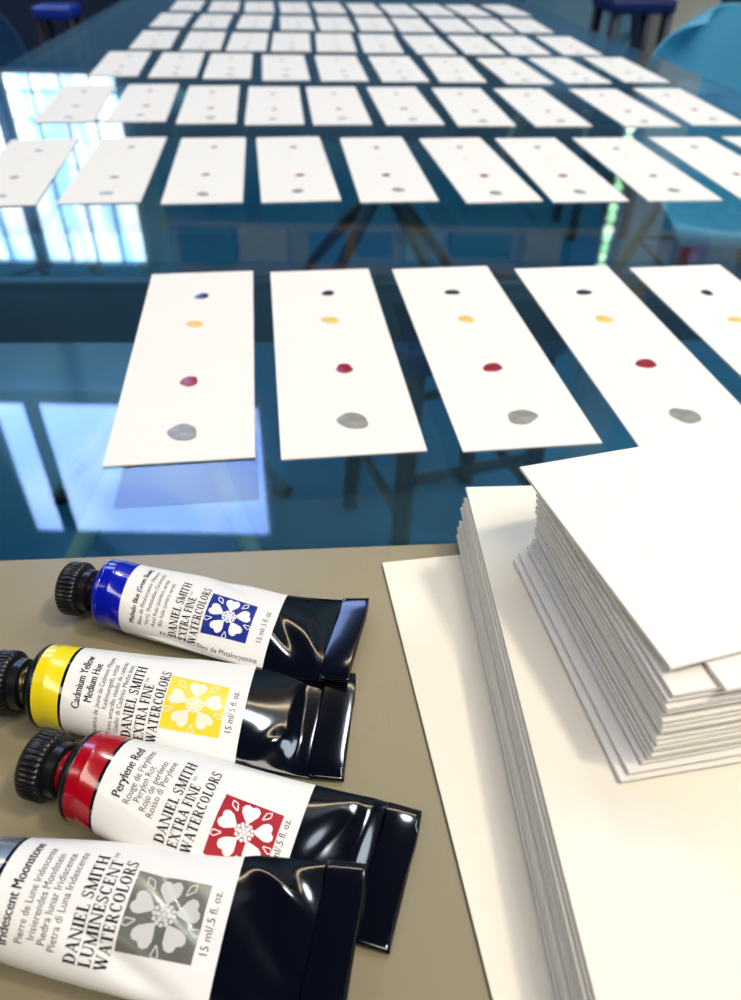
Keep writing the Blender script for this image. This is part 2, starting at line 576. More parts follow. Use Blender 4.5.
# unseen pendant shades and cords added around the overhead lights
M_shade = mat('lamp_shade_enamel', srgb(40, 44, 48), 0.4)
for i, (lc, sz, pw, colr) in enumerate(LAMPS):
    pl = empty('pendant_lamp', (lc[0], lc[1], lc[2]))
    tag(pl, ['dark pendant lamp hung above the near end of the table', 'dark pendant lamp hung above the middle of the table'][i], 'lamp', None)
    sh = MB()
    n = 32
    prof = [(sz * .56, -.01), (sz * .54, .05), (sz * .4, .11), (sz * .15, .15), (.02, .17)]
    vs, fs = [], []
    for r_, z_ in prof:
        for j in range(n):
            vs.append((r_ * math.cos(2 * math.pi * j / n), r_ * math.sin(2 * math.pi * j / n), z_))
    for a in range(len(prof) - 1):
        for j in range(n):
            fs.append((a * n + j, a * n + (j + 1) % n, (a + 1) * n + (j + 1) % n, (a + 1) * n + j))
    sh.add(vs, fs)
    s_ = sh.build('lamp_shade', M_shade, pl, smooth=True)
    s_.modifiers.new('thickness', 'SOLIDIFY').thickness = 0.003
    MB().tube([(0, 0, .165), (0, 0, RZ - lc[2] - .002)], 0.004, 8).build('cord', M_dark, pl, smooth=True)

# ------------------------------------------------------------------ paint sample cards
CW, CL, CT = 0.0578, 0.1884, 0.0006
ROWS = [
    [(-0.0871, 0.3242, 0.139), (-0.0195, 0.3309, 0.139), (0.0519, 0.3387, 0.14), (0.1244, 0.3427, 0.133), (0.1952, 0.3479, 0.141)],
    [(-0.2829, 0.622, 0.152), (-0.2091, 0.6336, 0.123), (-0.137, 0.6379, 0.13), (-0.0683, 0.6458, 0.152), (0.0057, 0.6498, 0.124), (0.0807, 0.6537, 0.148), (0.1484, 0.6587, 0.113), (0.221, 0.6656, 0.103), (0.2942, 0.673, 0.099), (0.3691, 0.6819, 0.13)],
    [(-0.3189, 0.8734, 0.164), (-0.2489, 0.8818, 0.141), (-0.179, 0.8803, 0.131), (-0.1112, 0.8816, 0.117), (-0.0451, 0.8864, 0.118), (0.0261, 0.8918, 0.121), (0.0997, 0.8927, 0.087), (0.1745, 0.8973, 0.106), (0.2648, 0.9036, 0.105), (0.3399, 0.9152, 0.058)],
    [(-0.3376, 1.1158, 0.148), (-0.2639, 1.1165, 0.13), (-0.1963, 1.1147, 0.121), (-0.1236, 1.1103, 0.126), (-0.0513, 1.1138, 0.115), (0.0234, 1.1168, 0.11), (0.0972, 1.121, 0.073), (0.1759, 1.1188, 0.108), (0.2504, 1.1296, 0.104), (0.329, 1.1437, 0.067)],
    [(-0.3453, 1.3335, 0.135), (-0.2701, 1.3327, 0.121), (-0.2018, 1.3303, 0.1), (-0.1361, 1.3345, 0.091), (-0.0689, 1.3385, 0.082), (0.0004, 1.3376, 0.074), (0.0751, 1.3358, 0.104), (0.1476, 1.3425, 0.081), (0.2179, 1.3479, 0.063), (0.294, 1.3523, 0.061)],
    [(-0.3733, 1.5744, 0.115), (-0.2972, 1.5649, 0.098), (-0.2226, 1.5695, 0.09), (-0.1485, 1.5639, 0.116), (-0.0803, 1.5642, 0.11), (-0.0107, 1.5711, 0.085), (0.0568, 1.5663, 0.087), (0.1291, 1.5753, 0.094), (0.1975, 1.5802, 0.06), (0.2665, 1.5886, 0.048)],
    [(-0.3933, 1.8136, 0.123), (-0.3172, 1.8073, 0.124), (-0.2464, 1.8072, 0.131), (-0.175, 1.8074, 0.131), (-0.1054, 1.8139, 0.134), (-0.0329, 1.807, 0.129), (0.0381, 1.806, 0.126), (0.1085, 1.8128, 0.132), (0.1791, 1.8183, 0.14), (0.2591, 1.836, 0.139)],
]
DOTS = [[(0.018, 0.322), (-0.015, 0.139), (-0.002, -0.172), (-0.004, -0.392)],
        [(0.038, 0.324), (0.008, 0.143), (0.048, -0.132), (0.032, -0.37)],
        [(-0.005, 0.308), (-0.005, 0.125), (0.005, -0.152), (0.032, -0.382)],
        [(0.021, 0.304), (0.002, 0.12), (0.039, -0.139), (0.004, -0.383)],
        [(0.014, 0.291), (-0.014, 0.106), (0.02, -0.14), (0.02, -0.38)]]
M_card = mat('card_stock', (0.86, 0.83, 0.775, 1), 0.85, bump=(900, 0.08, 0.0002))
PAINT = [('blue', mat('paint_blue', srgb(22, 40, 112), 0.25, mottle=(260, srgb(12, 16, 44), 2))),
         ('yellow', mat('paint_yellow', srgb(230, 186, 76), 0.5, mottle=(220, srgb(240, 208, 116), 2))),
         ('red', mat('paint_red', srgb(158, 16, 42), 0.3, mottle=(220, srgb(138, 10, 34), 2))),
         ('grey', mat('paint_grey', srgb(134, 132, 124), 0.35, mottle=(200, srgb(158, 156, 148), 2)))]
M_paleyel = mat('paint_yellow_thin', srgb(244, 222, 160), 0.5, mottle=(220, srgb(248, 230, 184), 2))
M_inkblack = mat('paint_indigo', srgb(34, 32, 62), 0.3, mottle=(260, srgb(20, 18, 40), 2))
DOTR = [0.0038, 0.0040, 0.0046, 0.0060]
rnd = random.Random(3)
row_names = ['nearest row', 'second row', 'third row', 'fourth row', 'fifth row', 'sixth row', 'farthest row']
card_me = MB().box((0, 0, CT / 2), (CW, CL, CT)).mesh('paint_sample_card')


def dab_mesh(r, seed):
    g = random.Random(seed)
    n = 28
    ph = [g.uniform(0, 6.28) for _ in range(3)]
    pts = []
    for i in range(n):
        t = 2 * math.pi * i / n
        k = r * (1 + .09 * math.sin(2 * t + ph[0]) + .05 * math.sin(3 * t + ph[1]) + .03 * math.sin(5 * t + ph[2]))
        pts.append((k * math.cos(t), k * math.sin(t)))
    vs = [(x, y, 0) for x, y in pts] + [(x * .8, y * .8, 0.00022) for x, y in pts] + [(0, 0, 0.00026)]
    fs = [(i, (i + 1) % n, n + (i + 1) % n, n + i) for i in range(n)] + [(n + i, n + (i + 1) % n, 2 * n) for i in range(n)]
    me = bpy.data.meshes.new('paint_dab')
    me.from_pydata(vs, [], fs)
    return me


DABS = [[dab_mesh(DOTR[k], 10 * k + v) for v in range(4)] for k in range(4)]
first = True
for ri, row in enumerate(ROWS):
    for ci, (x, y, a) in enumerate(row):
        me = card_me
        o = bpy.data.objects.new('paint_sample_card', me)
        if first:
            me.materials.append(M_card)
            first = False
        COL.objects.link(o)
        o.location = (x, y, T + 0.0002)
        o.rotation_euler = (0, 0, a)
        tag(o, 'white card with paint dots, %s from the left in the %s of cards' % (ords[ci], row_names[ri]), 'card', 'paint sample cards laid out on the glass')
        for k in range(4):
            if ri == 0:
                dx, dy = DOTS[ci][k]
            else:
                dx, dy = rnd.uniform(-.03, .06), (0.30, 0.135, -0.14, -0.375)[k] + rnd.uniform(-.025, .025)
            me_d = DABS[k][rnd.randrange(4)]
            d = bpy.data.objects.new('paint_dab', me_d)
            COL.objects.link(d)
            d.parent = o
            d.location = (dx * CW, dy * CL, CT + 0.00003)
            s = rnd.uniform(0.88, 1.1) * (1.0 if ri == 0 else 0.78)
            d.scale = (s * rnd.uniform(.95, 1.12), s, 1)
            d.rotation_euler = (0, 0, rnd.uniform(-.5, .5))
            if not me_d.materials:
                me_d.materials.append(PAINT[k][1])
                for pl in me_d.polygons:
                    pl.use_smooth = True
            d['label'] = PAINT[k][0] + ' paint dab'
            if k == 1 and ri > 0:
                d.material_slots[0].link = 'OBJECT'
                d.material_slots[0].material = M_paleyel
            if k == 0 and not (ri == 0 and ci == 0):
                d.material_slots[0].link = 'OBJECT'
                d.material_slots[0].material = M_inkblack

# ------------------------------------------------------------------ stacks of paper
M_paper = mat("watercolour_paper", (0.85, 0.805, 0.695, 1), 0.9, bump=(700, 0.15, 0.0003))
M_paper2 = mat('white_board', (0.86, 0.83, 0.78, 1), 0.85, bump=(700, 0.10, 0.0003))


def sheet(name, cx, cy, a, w, l, z, t, m_, label, cat, group, warp=0.0, seed=0):
    """a sheet whose lower left corner is at (cx, cy): w along its own x, l along its own y"""
    g = random.Random(seed)
    nx, ny = 10, 14
    vs, fs = [], []
    for k in (0, 1):
        for j in range(ny + 1):
            for i in range(nx + 1):
                u, v = i / nx, j / ny
                zz = warp * (u - .5) ** 2 * 4 * (1 - v) if warp else 0
                e = 0.0
                if k == 0 and (i in (0, nx) or j in (0, ny)):
                    e = t * .12
                vs.append((w * u, l * v, t * k + zz + (e if k == 0 else 0)))
    N = (nx + 1) * (ny + 1)
    for j in range(ny):
        for i in range(nx):
            q = j * (nx + 1) + i
            fs.append((q, q + nx + 1, q + nx + 2, q + 1))
            fs.append((N + q, N + q + 1, N + q + nx + 2, N + q + nx + 1))
    ring = [i for i in range(nx + 1)] + [j * (nx + 1) + nx for j in range(1, ny + 1)] + [ny * (nx + 1) + i for i in range(nx - 1, -1, -1)] + [j * (nx + 1) for j in range(ny - 1, 0, -1)]
    for i in range(len(ring)):
        p, q = ring[i], ring[(i + 1) % len(ring)]
        fs.append((p, q, N + q, N + p))
    o = MB().add(vs, fs).build(name, m_, bevel=min(.00025, t * .25))
    o.location = (cx, cy, T + z)
    o.rotation_euler = (0, 0, a)
    tag(o, label, cat, group)
    return o


def rot(a, x, y):
    c, s = math.cos(a), math.sin(a)
    return x * c - y * s, x * s + y * c


# one large sheet lying on the table
aA = math.radians(10.0)
dx, dy = rot(aA, 0, -0.297)
sheet('paper_sheet', 0.0042 + dx, 0.1765 + dy, aA, 0.21, 0.297, 0.0003, 0.0009, M_paper,
      'large cream paper sheet lying flat on the olive panel under the tall stack', 'paper', None)
# tall stack on it
aB = math.radians(3.75)
NB, pB = 14, 0.00135
rB = random.Random(8)
for i in range(NB):
    a = aB + rB.uniform(-.0025, .0025)
    f = i / (NB - 1)
    off = -0.0004 + 0.0017 * f + rB.uniform(-.00045, .00045)
    oy = rB.uniform(-.004, .001) + (0.001 if i == NB - 1 else -0.002 * (1 - f))
    dx, dy = rot(a, 0, -0.27)
    sheet('paper_sheet', 0.0300 + off + dx, 0.193 + oy + dy, a, 0.19, 0.27, 0.0014 + i * pB, pB - 0.00028, M_paper,
          ('top sheet of the large lower paper stack, half covered by the smaller stack' if i == NB - 1 else
           'large cream sheet, %s from the bottom of the lower paper stack' % ords[i]), 'paper', 'large sheets in the lower paper stack', seed=i)
zC = 0.0014 + NB * pB + 0.0001
# fanned stack of smaller boards
rC = random.Random(21)
CARD_W, CARD_L = 0.115, 0.0715
spec = [(0.0559, 0.0878, 11.1), (0.0576, 0.0889, 11.4), (0.0606, 0.0905, 11.9)]
NC = 18
for i in range(NC - 3):
    f = i / (NC - 4)
    spec.append((0.0620 - 0.0010 * f + rC.uniform(-.0006, .0006), 0.0907 + 0.0006 * f + rC.uniform(-.0006, .0006), 11.6 + 0.4 * f + rC.uniform(-.5, .5)))
spec.append((0.0720, 0.0921, 14.4))
spec.append((0.0617, 0.0962, 17.0))
tC = (0.05 - 0.0012 - zC) / (len(spec) - 1)
for i, (cx, cy, ang) in enumerate(spec):
    last = i == len(spec) - 1
    lab = 'white board, %s from the bottom of the small fanned stack' % ords[i]
    if last:
        lab = 'wide white board overhanging on top of the small fanned stack'
    elif i == len(spec) - 2:
        lab = 'white board whose corner juts out just below the overhanging top board'
    elif i == 0:
        lab = 'lowest white board of the small fanned stack, jutting out furthest to the left'
    sheet('paper_board', cx, cy, math.radians(ang), CARD_W, CARD_L, zC + i * tC, (tC - 0.00030) if not last else 0.0011, M_paper2, lab, 'board', 'small white boards in the fanned stack', seed=50 + i)

# ------------------------------------------------------------------ paint tubes
M_black = mat('tube_black_enamel', (0.002, 0.0025, 0.006, 1), 0.10, spec=0.45, coat=0.25)
M_capm = mat('cap_black_plastic', (0.006, 0.006, 0.007, 1), 0.28)
M_label = mat('label_white', (0.80, 0.78, 0.75, 1), 0.40, coat=0.25, spec=0.3)
M_ink = mat('print_black', (0.006, 0.006, 0.012, 1), 0.4, spec=0.2)
M_inkg = mat('print_grey', (0.02, 0.02, 0.03, 1), 0.4, spec=0.2)
M_alu = mat('bare_aluminium', (0.75, 0.76, 0.80, 1), 0.2, 1.0)
M_brass = mat('gilt_metal', (0.60, 0.47, 0.20, 1), 0.25, 1.0)

PI = math.pi
R0 = 0.0104
TL = 0.079


def half_dims(x):
    u = min(max((x / TL - .05) / .85, 0), 1)
    t = R0 + (.0010 - R0) * u ** .85
    P = 2 * PI * R0
    lo, hi = R0 * .9, .018
    for _ in range(40):
        w = (lo + hi) / 2
        if PI * (3 * (w + t) - math.sqrt((3 * w + t) * (w + 3 * t))) < P:
            lo = w
        else:
            hi = w
    return w, t


XS = np.linspace(0, TL, 200)
HD = np.array([half_dims(x) for x in XS])


class Tube:
    """surface of one squeezed tube in its own axes: x along the tube, y across, z up"""

    def __init__(self, creases, waves, lift, tail_lift, seed):
        self.cre, self.lift, self.tl = creases, lift, tail_lift
        g = random.Random(seed)
        self.wv = [(g.uniform(50, 130), g.uniform(50, 130), g.uniform(0, 6.28), g.uniform(.4, 1)) for _ in range(6)]
        self.wa = waves
        # arc-length table: angle from the top as a function of x and signed arc
        self.nx, self.na = 60, 241
        self.tx = np.linspace(0, TL, self.nx)
        ph = np.linspace(-PI, PI, self.na)
        self.ph = ph
        self.arc = []
        for x in self.tx:
            w, t = np.interp(x, XS, HD[:, 0]), np.interp(x, XS, HD[:, 1])
            y, z = w * np.sin(ph), t * np.cos(ph)
            s = np.concatenate([[0], np.cumsum(np.hypot(np.diff(y), np.diff(z)))])
            self.arc.append(s - s[self.na // 2])

    def phi(self, x, b):
        i = min(max(int(round(x / TL * (self.nx - 1))), 0), self.nx - 1)
        return float(np.interp(b, self.arc[i], self.ph))

    def raw(self, x, ph, off=0.0):
        xc = min(max(x, 0), TL)
        w, t = np.interp(xc, XS, HD[:, 0]), np.interp(xc, XS, HD[:, 1])
        sn, cs = math.sin(ph), math.cos(ph)
        ny, nz = sn / w, cs / t
        n = math.hypot(ny, nz) or 1
        ny, nz = ny / n, nz / n
        y, z = w * sn, t * cs
        d = off
        u = min(max((xc - .008) / .02, 0), 1) * min(max((TL - xc) / .006, 0), 1)
        for fx, fy, p, a in self.wv:
            d += self.wa * a * u * math.sin(fx * xc * 1.0 + fy * y * 1.3 + p) * (0.6 if cs > 0 else .2)
        for (x1, y1, x2, y2, wd, dep, sgn) in self.cre:
            if (cs > 0) != (sgn > 0):
                continue
            vx, vy = x2 - x1, y2 - y1
            L2 = vx * vx + vy * vy
            k = min(max(((xc - x1) * vx + (y - y1) * vy) / L2, 0), 1)
            q = math.hypot(xc - x1 - k * vx, y - y1 - k * vy)
            d += dep * math.exp(-(q / wd) ** 2) * math.sin(PI * (.12 + .76 * k))
        zc = t + self.lift * (xc / TL) + self.tl * max(0, (xc - TL * .6) / (TL * .4)) ** 2
        zz = z + nz * d + zc
        return (x, y + ny * d, max(zz, 0.00005 + off * .5) if self.lift == 0 else zz)

    def at(self, x, b, off=0.0):
        return self.raw(x, self.phi(x, b), off)

    def band(self, x0, x1, n, name, mats, parent, na=120, flare=0.0, close=False):
        vs, fs = [], []
        for i in range(n + 1):
            x = x0 + (x1 - x0) * i / n
            for j in range(na):
                vs.append(self.raw(x, -PI + 2 * PI * j / na, flare))
        for i in range(n):
            for j in range(na):
                q = (j + 1) % na
                fs.append((i * na + j, i * na + q, (i + 1) * na + q, (i + 1) * na + j))
        return MB().add(vs, fs).build(name, mats, parent, smooth=True)


# ---- lettering with serifs, one unit high


def arcband(cx, cy, rx, ry, a0, a1, ts, tt, n=18):
    out = []
    for i in range(n):
        q = []
        for k, a in ((0, a0 + (a1 - a0) * i / n), (1, a0 + (a1 - a0) * (i + 1) / n)):
            c, s = math.cos(math.radians(a)), math.sin(math.radians(a))
            q.append(((cx + rx * c, cy + ry * s), (cx + (rx - ts) * c, cy + (ry - tt) * s)))
        out.append([q[0][0], q[1][0], q[1][1], q[0][1]])
    return out


def R_(x0, y0, x1, y1):
    return [(x0, y0), (x1, y0), (x1, y1), (x0, y1)]


def dg(xa, ya, xb, yb, w):
    return [(xa - w / 2, ya), (xa + w / 2, ya), (xb + w / 2, yb), (xb - w / 2, yb)]


ST, TH, SF, OV = .20, .08, .065, .08


def stem(x, w=ST, top=True, bot=True):
    o = [R_(x, 0, x + w, 1)]
    if bot:
        o.append(R_(x - OV, 0, x + w + OV, SF))
    if top:
        o.append(R_(x - OV, 1 - SF, x + w + OV, 1))
    return o


GLY = {
    'I': (.36, stem(.10)),
    'D': (.82, stem(.10) + [R_(.1, 0, .4, TH), R_(.1, 1 - TH, .4, 1)] + arcband(.36, .5, .42, .5, -90, 90, ST, TH)),
    'A': (.80, [dg(.09, 0, .40, 1, TH), dg(.66, 0, .38, 1, ST), R_(.2, .30, .58, .30 + TH), R_(0, 0, .2, SF), R_(.5, 0, .82, SF)]),
    'N': (.88, [R_(.10, 0, .10 + TH, 1), R_(.72, 0, .72 + TH, 1), dg(.73, 0, .14, 1, ST), R_(.02, 0, .24, SF), R_(.0, 1 - SF, .2, 1), R_(.63, 1 - SF, .86, 1)]),
    'E': (.68, stem(.10) + [R_(.1, 0, .6, TH), R_(.1, 1 - TH, .58, 1), R_(.1, .48, .46, .48 + TH), R_(.55, 0, .61, .26), R_(.53, .74, .59, 1), R_(.43, .38, .48, .66)]),
    'L': (.66, stem(.10) + [R_(.1, 0, .6, TH), R_(.55, 0, .61, .28)]),
    'S': (.60, arcband(.29, .735, .24, .265, 25, 265, .13, TH) + arcband(.29, .27, .26, .27, -155, 95, .15, TH) + [dg(.40, .38, .16, .66, .19), R_(.47, .72, .52, .98), R_(.03, .02, .08, .3)]),
    'M': (1.04, [R_(.10, 0, .10 + TH, 1), R_(.78, 0, .78 + ST, 1), dg(.48, 0, .14, 1, ST), dg(.50, 0, .82, 1, TH), R_(.02, 0, .24, SF), R_(.70, 0, 1.02, SF), R_(.0, 1 - SF, .2, 1), R_(.78, 1 - SF, 1.02, 1)]),
    'T': (.74, stem(.27, top=False) + [R_(.02, 1 - TH, .68, 1), R_(.02, .74, .07, 1), R_(.63, .74, .68, 1)]),
    'H': (.92, stem(.10) + stem(.64) + [R_(.1, .48, .7, .48 + TH)]),
    'X': (.80, [dg(.66, 0, .14, 1, ST + .02), dg(.10, 0, .66, 1, TH), R_(0, 0, .22, SF), R_(.50, 0, .82, SF), R_(0, 1 - SF, .3, 1), R_(.54, 1 - SF, .78, 1)]),
    'R': (.82, stem(.10) + [R_(.1, 1 - TH, .4, 1), R_(.1, .46, .42, .46 + TH), dg(.66, 0, .40, .5, ST), R_(.6, 0, .82, SF)] + arcband(.36, .73, .28, .27, -90, 90, .14, TH)),
    'F': (.64, stem(.10) + [R_(.1, 1 - TH, .58, 1), R_(.1, .46, .46, .46 + TH), R_(.53, .72, .59, 1), R_(.43, .36, .48, .64)]),
    'W': (1.14, [dg(.34, 0, .12, 1, ST), dg(.36, 0, .56, 1, TH), dg(.76, 0, .54, 1, ST), dg(.78, 0, 1.0, 1, TH), R_(0, 1 - SF, .28, 1), R_(.42, 1 - SF, .7, 1), R_(.88, 1 - SF, 1.12, 1)]),
    'C': (.76, arcband(.40, .5, .36, .5, 40, 318, ST, TH) + [R_(.62, .70, .68, .97)]),
    'O': (.84, arcband(.42, .5, .38, .5, 0, 360, ST, TH, 28)),
    'U': (.86, [R_(.10, .3, .10 + ST, 1), R_(.68, .3, .68 + TH, 1), R_(.02, 1 - SF, .34, 1), R_(.58, 1 - SF, .84, 1)] + arcband(.42, .32, .32, .32, 180, 360, ST * .8, TH)),
}


def serif_polys(txt):
    x, out = 0.0, []
    for ch in txt:
        if ch == ' ':
            x += .36
            continue
        w, ps = GLY[ch]
        out += [[(px + x, py) for px, py in p] for p in ps]
        x += w + .03
    return out, x


_font_cache = {}


def sans_polys(txt, bold=False):
    """lettering in Blender's built-in face as flat polygons, cap height about 0.7"""
    cu = bpy.data.curves.new('lettering', 'FONT')
    cu.body = txt
    cu.size = 1.0
    cu.resolution_u = 3
    ob = bpy.data.objects.new('lettering', cu)
    COL.objects.link(ob)
    dg_ = bpy.context.evaluated_depsgraph_get()
    me = ob.evaluated_get(dg_).to_mesh()
    ps = [[(me.vertices[i].co.x, me.vertices[i].co.y) for i in p.vertices] for p in me.polygons]
    ob.evaluated_get(dg_).to_mesh_clear()
    bpy.data.objects.remove(ob)
    bpy.data.curves.remove(cu)
    if bold:
        ps = [[(x + d, y) for x, y in p] for d in (0, .03, .06) for p in ps]
    wd = max((q[0] for p in ps for q in p), default=0)
    return ps, wd


class Print:
    """flat print in label axes (a along the tube, b around it) wrapped on to the tube"""

    def __init__(self, tube):
        self.t = tube
        self.vs, self.fs, self.mi = [], [], []

    def put(self, polys, off, mi, cell=0.0007):
        bm = bmesh.new()
        for p in polys:
            try:
                bm.faces.new([bm.verts.new((x, y, 0)) for x, y in p])
            except ValueError:
                pass
        if not bm.verts:
            return
        lo = [min(v.co[k] for v in bm.verts) for k in (0, 1)]
        hi = [max(v.co[k] for v in bm.verts) for k in (0, 1)]
        for k in (0, 1):
            n = int((hi[k] - lo[k]) / cell)
            for i in range(1, n + 1):
                c = [0, 0, 0]
                c[k] = lo[k] + (hi[k] - lo[k]) * i / (n + 1)
                nn = [0, 0, 0]
                nn[k] = 1
                bmesh.ops.bisect_plane(bm, geom=bm.verts[:] + bm.edges[:] + bm.faces[:], plane_co=c, plane_no=nn)
        bm.verts.index_update()
        base = len(self.vs)
        for v in bm.verts:
            self.vs.append(self.t.at(v.co.x, v.co.y, off))
        for f in bm.faces:
            self.fs.append([base + v.index for v in f.verts])
            self.mi.append(mi)
        bm.free()

    def line(self, polys, width, a, b, height, length=None, mi=1, off=0.00007, align='L', along=False):
        """text line: baseline at a, starting (L), centred (C) or ending (R) at b, running towards +b, tops towards -a"""
        sx = height if length is None else length / width
        s0 = {'L': 0, 'C': -.5, 'R': -1}[align] * width * sx
        if along:
            out = [[(a + s0 + x * sx, b + y * height) for x, y in p] for p in polys]
        else:
            out = [[(a - y * height, b + s0 + x * sx) for x, y in p] for p in polys]
        self.put(out, off, mi)


def heart(th, c, s):
    half = [(.13, 0), (.22, .075), (.30, .135), (.38, .15), (.44, .115), (.455, .06), (.425, 0)]
    pts = half + [(x, -y) for x, y in half[-2:0:-1]]
    out = []
    for x, y in pts:
        px, py = rot(th, x, y)
        out.append((c[0] + px * s, c[1] + py * s))
    ctr = (c[0] + .3 * s * math.cos(th), c[1] + .3 * s * math.sin(th))
    return [[ctr, out[i], out[(i + 1) % len(out)]] for i in range(len(out))]


def disc(c, r, n=14):
    return [[(c[0] + r * math.cos(2 * PI * i / n), c[1] + r * math.sin(2 * PI * i / n)) for i in range(n)]]


def flower(pr, c, s, th0, mi_sq, mi_fl):
    h = s / 2
    n = 14
    pr.put([[(c[0] - h, c[1] - h), (c[0] + h, c[1] - h), (c[0] + h, c[1] + h), (c[0] - h, c[1] + h)]], .00005, mi_sq)
    for i in range(5):
        th = th0 + 2 * PI * i / 5
        pr.put(heart(th, c, s), .00010, mi_fl)
        # pointed leaf outline between two petals
        th2 = th + PI / 5
        L = []
        for p, q in (((.36, .004), (.48, .05)), ((.36, -.004), (.48, -.05)), ((.48, .05), (.56, 0)), ((.48, -.05), (.56, 0))):
            d = Vector((q[0] - p[0], q[1] - p[1])).normalized() * .009
            nn = (-d.y, d.x)
            L.append([(p[0] + nn[0], p[1] + nn[1]), (q[0] + nn[0], q[1] + nn[1]), (q[0] - nn[0], q[1] - nn[1]), (p[0] - nn[0], p[1] - nn[1])])
        out = []
        for p in L:
            z_ = []
            for x, y in p:
                px, py = rot(th2, x, y)
                z_.append((max(min(c[0] + px * s, c[0] + h), c[0] - h), max(min(c[1] + py * s, c[1] + h), c[1] - h)))
            out.append(z_)
        pr.put(out, .00010, mi_fl)
    pr.put(disc(c, .155 * s, 24), .00013, mi_sq)
    pr.put(disc(c, .036 * s), .00016, mi_fl)
    for k in range(6):
        pr.put(disc((c[0] + .07 * s * math.cos(k * PI / 3), c[1] + .07 * s * math.sin(k * PI / 3)), .034 * s, 10), .00016, mi_fl)
    for k in range(12):
        pr.put(disc((c[0] + .128 * s * math.cos(k * PI / 6), c[1] + .128 * s * math.sin(k * PI / 6)), .030 * s, 10), .00016, mi_fl)


